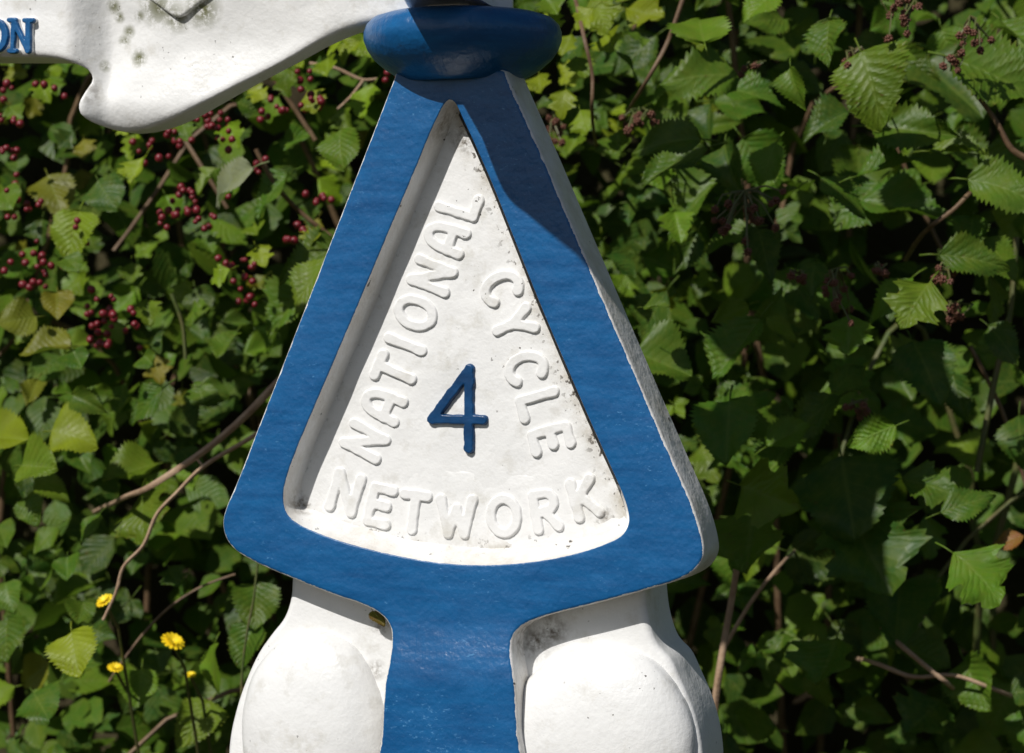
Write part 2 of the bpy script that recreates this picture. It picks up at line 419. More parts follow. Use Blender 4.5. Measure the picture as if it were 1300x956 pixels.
def letter(name, ch, cx, cy, ang, h, core, edge, height, d0, mat, parent, wscale=1.0, wob=0.5, flare=0.0, res=1.15, strokes=None):
    """raised letter: a soft ridge round its strokes. ang: reading direction in the photo plane, degrees clockwise from right; units photo pixels"""
    wd, st = GL[ch] if strokes is None else strokes
    r = Vector((math.cos(R(ang)), math.sin(R(ang)))); u = Vector((r.y, -r.x)); c = Vector((cx, cy))
    segs = []; ends = []
    for line in st:
        P = [Vector(((a - wd / 2) * h * wscale, (b - .5) * h)) for a, b in line]
        segs += list(zip(P, P[1:]))
        if (P[0] - P[-1]).length > 1: ends += [P[0], P[-1]]
    W = wd * h * wscale / 2 + edge + 3; Hh = h / 2 + edge + 3
    nx, ny = int(2 * W / res) + 1, int(2 * Hh / res) + 1
    bm = bmesh.new(); fdl = bm.verts.layers.float.new('fd'); G = {}; mp = fm(d0); sd = random.random() * 50
    for j in range(ny + 1):
        for i in range(nx + 1):
            p = Vector((-W + i * res, -Hh + j * res))
            d = min(seg_d(p, a, b) for a, b in segs) + wob * noise.noise(Vector((p.x * .12, p.y * .12, sd)))
            if flare and ends: d -= flare * math.exp(-(min((p - e).length for e in ends) / 7) ** 2)
            if d < edge + res:
                t = min(max((edge - d) / (edge - core), -0.25), 1); k = t * t * (3 - 2 * t) if t > 0 else t
                q = c + r * p.x + u * p.y
                v = bm.verts.new(mp(q.x, q.y, -height * k + 0.0006)); v[fdl] = height * (1 - k); G[i, j] = v
    for (i, j) in list(G):
        if all(k in G for k in ((i + 1, j), (i, j + 1), (i + 1, j + 1))): bm.faces.new((G[i, j], G[i + 1, j], G[i + 1, j + 1], G[i, j + 1]))
    for v in [v for v in bm.verts if not v.link_faces]: bm.verts.remove(v)
    bm.normal_update()
    me = bpy.data.meshes.new(name); bm.to_mesh(me); bm.free()
    for p in me.polygons: p.use_smooth = True
    return link(name, me, mat, parent)
a1 = math.degrees(math.atan2(-304, 121))
for ch, x, y, da in (('N', 464, 560, 6), ('A', 486, 514, 2), ('T', 502, 472, 2), ('I', 515, 437, 0), ('O', 528, 397, 0), ('N', 549, 350, 0), ('A', 566, 302, -2), ('L', 583, 258, -4)):
    letter('letter', ch, x, y, a1 + da, 45, 5.2, 7.4, 0.0024, FD, PANELW, panel, 0.93, 0.7, flare=2.4)
a2 = math.degrees(math.atan2(196, 68))
for ch, x, y, da in (('C', 637, 365, -8), ('Y', 653, 412, -4), ('C', 668, 467, 0), ('L', 685, 514, 4), ('E', 700, 557, 4)):
    letter('letter', ch, x, y, a2 + da, 45, 5.2, 7.4, 0.0024, FD, PANELW, panel, 0.93, 0.7, flare=2.4)
for ch, x, y, an in (('N', 439, 625, 17), ('E', 483, 642, 13), ('T', 526, 650, 7), ('W', 580, 656, 1), ('O', 640, 655, -5), ('R', 693, 648, -10), ('K', 743, 632, -15)):
    letter('letter', ch, x, y, an, 44, 5.2, 7.4, 0.0024, FD, PANELW, panel, 0.98, 0.7, flare=2.4)
num = letter('numeral', '4', 581, 519, 0, 101, 5.4, 6.9, 0.0036, FD, DARKBLUE, panel, 1.0, 1.2)
num['label'] = 'blue painted raised numeral 4'

# collar, neck and column above
def zpx(py, d=0.026): return face(587, py, d)[1]
ccx = face(587.5, 50, 0.026)[0]; u_ = S * 1.011
collar_prof = [(0.001, zpx(125)), (72 * u_, zpx(122)), (76 * u_, zpx(104)), (84 * u_, zpx(98)), (100 * u_, zpx(88)), (114 * u_, zpx(76)), (122 * u_, zpx(64)), (126.5 * u_, zpx(52)), (126.5 * u_, zpx(42)), (123 * u_, zpx(33)), (115 * u_, zpx(25)), (100 * u_, zpx(20)), (75 * u_, zpx(16.5)), (0.001, zpx(15))]
collar_prof[0:3] = [(0.001, zpx(104)), (66 * u_, zpx(106)), (74 * u_, zpx(104))]
link('collar', lathe('collar', collar_prof, (ccx, 0.026)), BLUE, POST)
z0 = zpx(17)
link('column', lathe('column', [(0.034, z0 - 0.004), (0.034, z0 + 0.16), (0.045, z0 + 0.18), (0.05, z0 + 0.2)], (ccx, 0.026), 10), WHITE, POST)
link('shadow_finial', lathe('shadow_finial', [(0.05, z0 + 0.2), (0.075, z0 + 0.21), (0.085, z0 + 0.235), (0.075, z0 + 0.265), (0.04, z0 + 0.285), (0.002, z0 + 0.29)], (ccx, 0.026), 48), WHITE, POST)  # unseen top piece, added only for the shadow it throws on the hedge

# left finger arm
arm_out = [(600, 5), (560, 16), (510, 19), (470, 22), (450, 25), (420, 33), (385, 48), (350, 67), (300, 93), (240, 127), (205, 146), (165, 160), (130, 163), (108, 156), (96, 145), (94, 131), (99, 114), (104, 98), (100, 86), (86, 78), (60, 73), (0, 72), (-90, 72), (-170, 70), (-205, 30), (-225, -30), (-205, -95), (-170, -135), (-90, -140), (60, -140), (90, -150), (96, -190), (120, -225), (180, -230), (300, -170), (420, -120), (600, -110)]
def arm_relief(px, py):
    sm = lambda a, b: (lambda t: t * t * (3 - 2 * t))(min(max((px - a) / (b - a), 0), 1))
    r = 0.024 * sm(84, 122) - 0.003 * sm(122, 180) + 0.005 * sm(180, 300) - 0.007 * sm(300, 430)
    r *= 0.85 + 0.15 * math.sin(py * 0.03)
    low = 0.010 * min(max((py - 120) / 45, 0), 1) ** 2
    return r + low * min(max((px - 90) / 20, 0), 1) + 0.0008 * noise.noise(Vector((px * .03, py * .03, 2)))
ARMW = white_paint('arm_paint', stains=[(loc(110, 118, 0.012), 0.014), (loc(100, 138, 0.012), 0.012), (loc(445, 24, 0.0), 0.012)],
                   lichen=[(loc(225, 20, 0.018), 0.014), (loc(205, 8, 0.018), 0.018), (loc(258, 12, 0.018), 0.016), (loc(146, 8, 0.018), 0.007), (loc(152, 22, 0.018), 0.005), (loc(163, 40, 0.018), 0.006), (loc(177, 74, 0.018), 0.008), (loc(157, 52, 0.018), 0.006), (loc(132, 85, 0.018), 0.006), (loc(180, 20, 0.018), 0.006)])
arm = link('finger_arm', solid('finger_arm', catmull(arm_out), fm(-0.004), 0.044, 9.0, 6, 6, relief=arm_relief, sharp=85), ARMW, POST)
emb = catmull([(170, -16), (196, 4), (222, 21), (229, 21), (252, 4), (276, -18), (228, -70)], sub=6)
link('emblem', solid('emblem', emb, fm(0.0122), 0.012, 4.0, 3, 8), ARMW, arm)
SERIF_N = (0.62, [[(0.02, 0), (0.06, 1)], [(0.04, 1), (.56, 0)], [(.56, 0), (.56, 1)], [(.58, .02), (.58, .98)], [(-.08, 0), (.12, 0)], [(-.1, 1), (.08, 1)], [(.44, 1), (.70, 1)]])
SERIF_O = (0.74, [arc(.37, .5, .33, .5, 0, 360, 24), arc(.37, .5, .39, .5, -60, 60, 10), arc(.37, .5, .39, .5, 120, 240, 10)])
ARML = two_tone('arm_lettering', 0.0026, 0.0016)
letter('letter', 'N', 30, 46, 1, 39, 2.6, 4.4, 0.0052, -0.004, ARML, arm, 0.92, 0.5, strokes=SERIF_N, res=0.8)
letter('letter', 'O', -4, 46, 1, 39, 2.6, 4.4, 0.0052, -0.004, ARML, arm, 1.0, 0.5, strokes=SERIF_O, res=0.8)

# second arm over the path, its shape invented to shade collar and frame
def shadow_arm_map(t, h, d):
    k = min(max((t - 20) / 200, 0), 1); half = 0.030 * (1 - k) + 0.011 * k
    x = ccx + (d / 0.044 * 2 - 1) * half + 0.07 * (t - 40) * S
    return (x, 0.017 - t * S, zpx(h))
shadow_arm = [(10, 10), (60, 12), (110, 10), (200, 4), (285, -4), (320, -20), (380, -62), (470, -124), (550, -180), (605, -215), (630, -250), (625, -300), (590, -330), (400, -330), (200, -270), (60, -230), (10, -230)]
link('finger_arm', solid('shadow_arm_front', catmull(shadow_arm), shadow_arm_map, 0.044, 9.0, 8, 20), WHITE, POST)

# body below the plaque: white shoulders with rounded bosses, then the shaft
sh = [(372, 700), (369, 737), (367, 760), (359, 784), (343, 805), (327, 828), (311, 862), (298, 900), (289, 945), (290, 995), (310, 1045), (380, 1085), (470, 1105), (578, 1110), (690, 1105), (800, 1085), (870, 1045), (890, 995), (889, 945), (878, 900), (862, 862), (850, 837), (833, 818), (822, 786), (818, 756), (815, 700), (780, 620), (700, 600), (460, 600), (400, 640)]
link('shoulder', solid('shoulder', catmull(sh), fm(0.020), 0.05, 9.0, 6, 14), white_paint('shoulder_paint', stains=[(loc(484, 790, 0.02), 0.010), (loc(680, 815, 0.02), 0.014), (loc(700, 800, 0.02), 0.014), (loc(478, 850, 0.02), 0.008)]), POST)
def boss(px, py, rx, ry, depth):
    bm = bmesh.new(); bmesh.ops.create_uvsphere(bm, u_segments=48, v_segments=28, radius=1)
    x, z = face(px, py, 0.02)
    for v in bm.verts:
        q = v.co.copy(); n_ = 1 + 0.03 * noise.noise(q * 1.7) + 0.012 * noise.noise(q * 5)
        v.co = Vector((x + q.x * rx * S * 1.06 * n_, 0.020 + math.copysign(abs(q.y) ** 0.8, q.y) * depth * n_, z + q.z * ry * S * n_))
    link('boss', finish(bm, 'boss'), WHITE, POST)
boss(401, 932, 97, 137, 0.025); boss(766, 942, 116, 124, 0.025)
zb = face(578, 1060, 0.02)[1]
link('shaft', lathe('shaft', [(0.09, -0.05), (0.085, 0.06), (0.055, 0.10), (0.05, 0.3), (0.048, zb - 0.15), (0.06, zb - 0.05), (0.075, zb + 0.01)], (0.0, 0.045), 40), WHITE, POST)

# ------------------------------------------------------------------ leaves
def leaf_grid(bm, uvl, M, L, kind, rnd, nt_=22, nc=5):
    """one blade: base at the origin of M, length L along +Y, upper side +Z"""
    fold = rnd.uniform(0.0, 0.60); curl = rnd.uniform(-0.25, 1.0); twist = rnd.uniform(-0.8, 0.8); side = rnd.uniform(-0.3, 0.3)
    if kind == 'bramble': Wd, sweep, teeth, tamp = rnd.uniform(0.34, 0.42), 0.16, 15, 0.08
    elif kind == 'round': Wd, sweep, teeth, tamp = rnd.uniform(0.46, 0.54), 0.05, 15, 0.06
    else: Wd, sweep, teeth, tamp = rnd.uniform(0.50, 0.60), 0.30, 9, 0.05
    ph_ = rnd.uniform(0, 6)
    def width(t):
        if kind == 'bramble': b = (math.sin(math.pi * min(t, 1) ** 0.72)) ** 0.85 * (1 - 0.25 * t)
        elif kind == 'round': b = math.sin(math.pi * min(t, 1) ** 0.62) ** 0.6 * (1 - 0.12 * t)
        else:
            b = math.sin(math.pi * min(t, 1) ** 0.75) ** 0.7
            b *= 0.50 + 0.50 * abs(math.cos(math.pi * (t * 2.6 - 0.55))) ** 0.9
        return b * Wd
    rows = []
    nt_ = nt_ if nt_ < 12 else teeth * 2
    for j in range(nt_ + 1):
        t = j / nt_; wv = width(t) if 0 < j < nt_ else 0.004
        wv *= 1 + (tamp * 2 if j % 2 else -tamp) * rnd.uniform(0.5, 1.4) if 0 < j < nt_ else 1
        row = []
        for i in range(-nc, nc + 1):
            a = i / nc; x = a * wv; y = t + sweep * abs(a) * wv * (1 if j else 0) * (1 - t) * 1.4
            ple = 0.0 * math.cos(2 * math.pi * 9 * (t - 0.22 * abs(a))) * abs(a) ** 0.6 * math.sin(math.pi * t)
            z = fold * abs(x) - curl * t * t * 0.5 + ple + 0.065 * math.sin(ph_ + 8 * t + 2.5 * a) * abs(a) + side * x
            x += twist * z * 0.5
            v = bm.verts.new(M @ Vector((x * L, y * L, z * L))); row.append((v, (0.5 + 0.5 * a, t)))
        rows.append(row)
    for A, B in zip(rows, rows[1:]):
        for i in range(2 * nc):
            q = (A[i], A[i + 1], B[i + 1], B[i]); f = bm.faces.new([x[0] for x in q])
            for lp, x in zip(f.loops, q): lp[uvl].uv = x[1]
def petiole(bm, uvl, M, L, r):
    n0 = len(bm.faces)
    tube(bm, [M @ Vector((0, -L, -0.15 * L)), M @ Vector((0, -0.5 * L, -0.02 * L)), M @ Vector((0, 0.03 * L, 0))], r * 1.3, r * 0.8, 4)
    bm.faces.ensure_lookup_table()
    for f in bm.faces[n0:]:
        for lp in f.loops: lp[uvl].uv = (0.5, 0.3)
LEAFM = leaf_material('leaf')
def leaf_mesh(kind, seed):
    rnd = random.Random(seed); bm = bmesh.new(); uvl = bm.loops.layers.uv.new('UVMap')
    I = Matrix.Identity(4)
    if kind == 'tri':
        leaf_grid(bm, uvl, I, 0.62, 'bramble', rnd, nc=4)
        for s in (-1, 1):
            M = Matrix.Translation((s * 0.015, -0.06, 0)) @ Matrix.Rotation(-s * R(rnd.uniform(62, 85)), 4, 'Z') @ Matrix.Rotation(s * R(rnd.uniform(-25, 15)), 4, 'Y')
            leaf_grid(bm, uvl, M, rnd.uniform(0.48, 0.56), 'bramble', rnd, nc=4)
        petiole(bm, uvl, I, 0.4, 0.012)
    else:
        leaf_grid(bm, uvl, I, 1.0, kind, rnd); petiole(bm, uvl, I, 0.28 if kind != 'lobed' else 0.35, 0.014)
    me = bpy.data.meshes.new('leaf_' + kind)
    bmesh.ops.recalc_face_normals(bm, faces=bm.faces)
    bm.to_mesh(me); bm.free()
    for p in me.polygons: p.use_smooth = True
    me.materials.append(LEAFM); return me
LM = {'b': [leaf_mesh('bramble', 10 + i) for i in range(14)], 't': [leaf_mesh('tri', 30 + i) for i in range(8)],
      'l': [leaf_mesh('lobed', 50 + i) for i in range(9)], 'r': [leaf_mesh('round', 70 + i) for i in range(10)]}
TONES = {'g': (0.056, 0.128, 0.010), 'd': (0.030, 0.080, 0.010), 'y': (0.185, 0.270, 0.010), 'o': (0.175, 0.175, 0.015), 'm': (0.100, 0.185, 0.011), 's': (0.20, 0.24, 0.15), 'c': (0.55, 0.50, 0.33), 'e': (0.24, 0.10, 0.03)}
rl = random.Random(3)
def frame_from(n, t):
    n = n.normalized(); t = (t - n * t.dot(n)).normalized(); x = t.cross(n)
    return Matrix((x, t, n)).transposed()
def put_leaf(parent, kind, base, tip_dir, normal, L, tone, jit=0.2):
    o = bpy.data.objects.new('leaf', rl.choice(LM[kind])); COL.objects.link(o); o.parent = parent
    o.matrix_local = Matrix.Translation(base - parent.location) @ frame_from(normal, tip_dir).to_4x4() @ Matrix.Diagonal((L * rl.uniform(.9, 1.1), L, L, 1))
    c = TONES[tone]; k = rl.uniform(1 - jit, 1 + jit); h = rl.uniform(0.85, 1.2)
    o.color = (c[0] * k * h, c[1] * k, c[2] * k, 1); return o
def nrm(j=0.35, up=0.5): return Vector((rl.gauss(-0.22, j), -0.68 + rl.gauss(0, j * .5), up + 0.12 + rl.gauss(0, j)))
def hero(parent, lst, Y0, Y1):
    for h in lst:
        px, py, L, ang, kind, tone = h[:6]
        Y = rl.uniform(Y0, Y1) + {'y': -.10, 'o': .02, 'm': -.04, 'c': -.15, 's': -.08, 'd': .07}.get(tone, 0); f = S * (Y + DIST) / DIST
        d = Vector((math.cos(R(ang)), 0, -math.sin(R(ang))))
        k = 1.25 if kind == 't' else 1.08 if px > 640 else 0.92
        base = world_at(px, py, Y) - d * L * f * 0.5
        put_leaf(parent, kind, base, d + Vector((0, rl.uniform(-.5, .1), 0)), nrm(0.22, 0.45) if tone not in 'csy' else Vector((-.5 + rl.gauss(0, .1), -.75, .62)), L * f * k, tone)
def scatter(parent, n, xr, yr, Yr, Lr, kinds, tones, up=0.5, avoid=None):
    for _ in range(n):
        px, py = rl.uniform(*xr), rl.uniform(*yr)
        if avoid and avoid(px, py): continue
        Y = rl.uniform(*Yr); f = S * (Y + DIST) / DIST; ang = rl.gauss(80, 65)
        d = Vector((math.cos(R(ang)), rl.uniform(-.5, .2), -math.sin(R(ang))))
        put_leaf(parent, rl.choice(kinds), world_at(px, py, Y), d, nrm(0.42, up), rl.uniform(*Lr) * f, rl.choice(tones), 0.3)
CANE = simple('cane_bark', (0.10, 0.055, 0.03), (0.17, 0.11, 0.06), 60, 0.6)
GREENCANE = simple('green_cane', (0.06, 0.09, 0.02), (0.12, 0.10, 0.04), 50, 0.5)
TWIG = simple('dry_twig', (0.30, 0.19, 0.12), (0.42, 0.30, 0.20), 90, 0.75)
def cane(parent, pts, r0, r1, mat=CANE, name='cane', sub=5, wob=0.004):
    P = catmull(pts, False, sub)
    P = [p + Vector((noise.noise(p * 9), noise.noise(p * 9 + Vector((5, 0, 0))), noise.noise(p * 9 + Vector((0, 7, 0))))) * wob for p in P]
    bm = bmesh.new(); tube(bm, [p - parent.location for p in P], r0, r1, 6)
    return link(name, finish(bm, name, 60), mat, parent)
def canes(parent, n, xr, Yr, zr, mats):
    for _ in range(n):
        x = rl.uniform(*xr); y = rl.uniform(*Yr); h = rl.uniform(*zr); lx = rl.uniform(-.35, .35)
        P = [Vector((x, y + .25, 0.0)), Vector((x + lx * .2, y + .12, h * .45)), Vector((x + lx * .6, y, h * .85)), Vector((x + lx, y - .06, h)), Vector((x + lx * 1.5, y - .1, h * .9))]
        cane(parent, P, 0.0045, 0.0018, rl.choice(mats), wob=0.02)

# right bramble
BR = empty('bramble_bush', (0.35, 0.6, 0)); tag(BR, 'dark green bramble with clusters of dried brown fruit', 'bramble')
right = [(1056, 58, 66, 85, 'b', 'g'), (1108, 107, 88, 70, 'r', 'm'), (1100, 150, 70, 60, 'b', 'g'), (888, 18, 72, 260, 'r', 'm'), (971, 15, 62, 120, 'b', 'm'), (890, 100, 92, 175, 'b', 'g'), (945, 133, 76, 30, 'b', 'g'), (901, 155, 55, 100, 'b', 'd'), (850, 177, 80, 180, 'b', 'g'), (860, 210, 88, 150, 'b', 'g'), (927, 218, 72, 80, 'b', 'd'), (875, 247, 95, 155, 'b', 'g'), (975, 210, 62, 110, 'b', 'm'), (1049, 159, 66, 150, 'b', 'd'), (1156, 173, 98, 15, 'b', 'g'), (1126, 210, 80, -20, 'b', 'g'), (1064, 251, 68, 50, 'b', 'g'), (997, 266, 62, 120, 'b', 'g'), (1145, 266, 112, 10, 'b', 'g'), (1211, 210, 72, 30, 'b', 'm'), (1278, 210, 80, 20, 'b', 'g'), (1274, 236, 92, 10, 'b', 'g'), (1256, 96, 105, 25, 'r', 'g'), (1290, 60, 80, 60, 'b', 'g'), (1197, 125, 105, 60, 'r', 'd'), (1230, 303, 55, 100, 'b', 'g'), (1232, 334, 82, 15, 'b', 'g'), (1272, 325, 62, 40, 'b', 'm'), (930, 306, 62, 150, 'b', 'g'), (968, 325, 72, 80, 'b', 'd'),
 (842, 451, 72, 5, 'r', 'g'), (942, 444, 92, 120, 'b', 'g'), (927, 398, 52, 155, 'b', 'm'), (993, 414, 46, 30, 'b', 'm'), (1134, 381, 76, 130, 'b', 'm'), (1167, 392, 72, 112, 'l', 'm'), (1078, 425, 52, 90, 'l', 'm'), (1071, 472, 62, -60, 'b', 'g'), (1115, 492, 48, -10, 'b', 'g'), (1023, 514, 92, 165, 'b', 'd'), (931, 499, 76, -60, 'b', 'g'), (934, 551, 86, 80, 'r', 'g'), (979, 584, 78, 130, 'b', 'g'), (997, 547, 62, -40, 'b', 'm'), (975, 629, 74, 20, 'l', 'm'), (1108, 551, 62, 160, 'b', 'm'), (964, 690, 98, 80, 'l', 'm'), (1226, 639, 68, -20, 'b', 'g'), (1233, 735, 80, 55, 'l', 'm'), (1078, 635, 112, 80, 'r', 'd'), (1093, 698, 130, 70, 'l', 'd'), (1141, 786, 92, 90, 'r', 'd'), (1056, 845, 72, 100, 'l', 'g'), (1280, 687, 42, 160, 'b', 'e'), (1178, 620, 70, 20, 'l', 'g'), (870, 640, 60, 100, 'l', 'm'), (1180, 470, 80, 60, 'r', 'd'), (1030, 360, 60, 100, 'b', 'd'), (870, 320, 60, 120, 'b', 'd'), (835, 393, 36, 10, 'b', 'g'), (1010, 110, 50, 75, 'b', 'm'), (1215, 505, 60, 80, 'b', 'd'), (1288, 560, 66, 100, 'r', 'd'), (1270, 440, 60, 60, 'b', 'd')]
hero(BR, right, 0.32, 0.46)
scatter(BR, 215, (690, 1400), (-100, 1040), (0.46, 0.72), (38, 84), ['b', 'b', 't', 't', 'r', 'l'], ['g', 'g', 'd', 'g', 'm'])
canes(BR, 8, (0.05, 0.9), (0.62, 0.85), (0.9, 1.7), [CANE, GREENCANE])
def wc(pts, Y): return [world_at(x, y, Y + (k[0] if k else 0)) for x, y, *k in pts]
cane(BR, wc([(950, 640, .2), (940, 700), (930, 760), (920, 815), (908, 905), (905, 1000)], 0.42), 0.0024, 0.0034, TWIG, 'twig', wob=0.002)
cane(BR, wc([(1020, 690, .2), (985, 725), (950, 770), (915, 830)], 0.46), 0.0012, 0.002, TWIG, 'twig', wob=0.002)
cane(BR, wc([(1085, 835, .2), (1120, 845), (1160, 860), (1210, 858), (1260, 875), (1300, 890, .2)], 0.46), 0.002, 0.0016, TWIG, 'twig', wob=0.002)
cane(BR, wc([(1120, 795, .2), (1145, 820), (1180, 850), (1200, 866), (1230, 895, .2)], 0.45), 0.0022, 0.0018, TWIG, 'twig', wob=0.002)
cane(BR, wc([(1240, 600), (1262, 480), (1280, 400), (1290, 300)], 0.5), 0.0028, 0.0024, GREENCANE, wob=0.002)
cane(BR, wc([(1310, 640), (1270, 520), (1230, 440)], 0.52), 0.002, 0.0018, CANE, wob=0.002)
cane(BR, wc([(1150, 330, .2), (1185, 285), (1215, 262), (1228, 248), (1260, 225, .12)], 0.36), 0.002, 0.0018, CANE, wob=0.001)
cane(BR, wc([(1220, 95), (1262, 150), (1285, 190), (1310, 205)], 0.34), 0.0016, 0.003, CANE, wob=0.001)
cane(BR, wc([(790, 150, .2), (820, 105), (845, 60), (862, 15), (880, -40)], 0.38), 0.0014, 0.0022, CANE, wob=0.001)
cane(BR, wc([(725, -20, .1), (742, 50), (752, 95), (752, 135), (758, 190, .2)], 0.40), 0.0018, 0.0014, CANE, wob=0.001)

# left bramble
BL = empty('bramble_bush', (-0.45, 0.7, 0)); tag(BL, 'light green bramble with bare brown twigs left of the plaque', 'bramble')
left = [(277, 205, 90, 190, 'b', 's'), (288, 246, 62, 80, 'b', 'g'), (343, 251, 78, 130, 'b', 'g'), (436, 196, 64, 85, 'r', 'm'), (384, 185, 54, 10, 'b', 'g'), (321, 137, 48, 20, 'b', 'g'), (388, 330, 92, 160, 'b', 'g'), (378, 350, 92, 150, 'b', 'm'), (358, 396, 88, 130, 'b', 'g'),
 (18, 407, 56, 170, 'r', 'o'), (77, 396, 50, 80, 'r', 'o'), (55, 440, 74, 180, 'r', 'o'), (103, 462, 38, 60, 'r', 'g'), (196, 462, 34, 40, 'r', 'g'), (295, 451, 60, 100, 'b', 'g'), (273, 499, 44, 20, 'r', 'g'), (251, 492, 42, 250, 'r', 'g'), (177, 510, 72, 150, 'b', 'g'), (114, 514, 52, 30, 'b', 'g'), (48, 510, 56, 90, 'b', 'o'), (26, 562, 84, 10, 'r', 'y'), (96, 558, 64, 20, 'r', 'y'), (107, 590, 50, 60, 'b', 'g'), (162, 606, 80, 155, 'r', 'm'), (33, 617, 48, 90, 'b', 'd'), (58, 602, 64, 20, 'r', 'm'), (66, 625, 56, 40, 'b', 'm'), (44, 652, 44, 60, 'r', 'g'), (203, 660, 84, 60, 'l', 'm'), (118, 675, 50, 110, 'b', 'g'), (89, 727, 40, 80, 'r', 'g'), (325, 775, 70, 90, 'r', 'g'), (317, 823, 64, 100, 'r', 'g'), (273, 849, 64, 90, 'r', 'm'), (103, 836, 72, 70, 'r', 'y'), (103, 786, 44, 100, 'r', 'g'), (133, 808, 50, 30, 'b', 'd'), (15, 816, 66, 80, 'r', 'g'), (37, 851, 54, 160, 'r', 'o'), (18, 760, 48, 60, 'r', 'g'), (60, 690, 50, 120, 'b', 'g'), (10, 690, 50, 60, 'r', 'g'), (225, 740, 44, 60, 'l', 'd'), (240, 590, 44, 60, 'r', 'd'), (210, 440, 40, 80, 'b', 'd'), (70, 258, 72, 75, 'r', 'o'), (107, 303, 72, 80, 'r', 'y'), (140, 256, 62, 60, 'r', 'd'), (15, 262, 46, 60, 'r', 'm'), (92, 345, 40, 60, 'r', 'g'), (180, 880, 60, 90, 'r', 'm'), (60, 910, 70, 60, 'r', 'g'), (250, 920, 70, 120, 'r', 'm')]
hero(BL, left, 0.42, 0.58)
scatter(BL, 190, (-120, 600), (330, 1080), (0.55, 0.9), (28, 62), ['b', 'r', 't', 'b'], ['g', 'd', 'm', 'd'])
canes(BL, 8, (-0.9, -0.05), (0.7, 0.9), (0.8, 1.4), [CANE, GREENCANE])
cane(BL, wc([(372, 466), (346, 491), (308, 530), (265, 567), (225, 595), (190, 617), (163, 630, .05), (145, 638, .15), (120, 650, .3)], 0.40), 0.0036, 0.0020, TWIG, 'twig', wob=0.002)
cane(BL, wc([(352, 530), (318, 555), (256, 592), (225, 623), (200, 650), (183, 690), (158, 718), (148, 752), (131, 788)], 0.39), 0.0020, 0.0012, TWIG, 'twig', wob=0.003)
cane(BL, wc([(258, 592), (250, 583)], 0.39), 0.0012, 0.0010, TWIG, 'twig', wob=0)
cane(BL, wc([(218, 372), (232, 410), (236, 455)], 0.5), 0.0020, 0.0018, GREENCANE, wob=0.001)
cane(BL, wc([(138, 866), (175, 812), (215, 770), (260, 742), (300, 728)], 0.5), 0.0014, 0.001, CANE, wob=0.002)
cane(BL, wc([(345, 640), (330, 700), (322, 760), (312, 810), (306, 870), (310, 1000)], 0.42), 0.0010, 0.0012, GREENCANE, wob=0.001)

# hawthorns with red haws
def haw_tree(x, y, label):
    t = empty('hawthorn_shrub', (x, y, 0)); tag(t, label, 'shrub'); return t
HL_ = haw_tree(-0.4, 0.85, 'hawthorn with deep red berries under the finger arm')
lob = [(418, 45, 38, 200, 'l', 'y'), (440, 62, 40, 150, 'l', 'y'), (470, 66, 42, 60, 'l', 'y'), (382, 78, 40, 60, 'l', 'y'), (423, 92, 40, 70, 'l', 'y'), (365, 104, 40, 80, 'l', 'm'), (400, 132, 38, 60, 'l', 'y'), (470, 135, 56, 100, 'l', 'y'), (188, 222, 50, 85, 'l', 'y'), (330, 125, 36, 30, 'l', 'y'), (350, 140, 36, 100, 'l', 'm'), (404, 305, 36, 90, 'l', 'y'), (335, 330, 40, 60, 'l', 'y'), (275, 345, 36, 170, 'l', 'y'), (240, 375, 40, 80, 'l', 'm'), (330, 300, 36, 60, 'l', 'm'), (190, 400, 40, 80, 'l', 'm'), (150, 420, 36, 60, 'l', 'm'), (300, 175, 40, 60, 'l', 'y'), (240, 170, 40, 60, 'l', 'm'), (220, 265, 40, 60, 'l', 'm'), (170, 350, 34, 80, 'l', 'm'), (20, 150, 36, 60, 'l', 'm'), (60, 120, 34, 60, 'l', 'y'), (25, 95, 34, 20, 'l', 'o'), (15, 340, 36, 60, 'l', 'd')]
hero(HL_, lob, 0.52, 0.66)
scatter(HL_, 260, (-140, 560), (-100, 560), (0.58, 0.95), (22, 42), ['l'], ['y', 'm', 'm', 'g', 'o', 'd'])
canes(HL_, 12, (-0.9, 0.0), (0.8, 1.0), (1.2, 2.0), [CANE])
cane(HL_, wc([(392, 80), (425, 86), (461, 101), (478, 100)], 0.55), 0.0016, 0.0012, TWIG, 'twig', wob=0.001)
cane(HL_, wc([(461, 101), (445, 122), (428, 138)], 0.55), 0.0014, 0.001, TWIG, 'twig', wob=0.001)
cane(HL_, wc([(330, 75), (355, 110), (385, 155), (400, 178)], 0.56), 0.0024, 0.0022, CANE, wob=0.001)
cane(HL_, wc([(325, 190), (350, 235), (380, 268), (420, 300)], 0.52), 0.0022, 0.002, CANE, wob=0.001)
HC = haw_tree(0.1, 0.8, 'yellow green hawthorn behind the round blue collar')
lob2 = [(763, 22, 54, 60, 'l', 'y'), (819, 24, 54, 30, 'l', 'y'), (700, 33, 36, 60, 'l', 'y'), (722, 60, 34, 100, 'l', 'y'), (740, 18, 34, 150, 'l', 'y'), (690, 110, 34, 70, 'l', 'y'), (715, 130, 34, 100, 'l', 'y'), (735, 90, 36, 80, 'l', 'm'), (778, 60, 38, 60, 'l', 'y'), (804, 62, 70, 150, 'b', 'd'), (775, 98, 62, 20, 'b', 'd'), (789, 188, 46, 80, 'l', 'g'), (730, 190, 40, 100, 'l', 'm'), (745, 155, 34, 60, 'l', 'y'), (700, 10, 34, 60, 'l', 'm'), (890, 48, 30, 90, 'l', 'y'), (680, 60, 34, 60, 'l', 'm'), (845, 235, 40, 80, 'l', 'm'), (860, 290, 44, 80, 'l', 'm'), (800, 230, 40, 60, 'l', 'd')]
hero(HC, lob2, 0.46, 0.6)
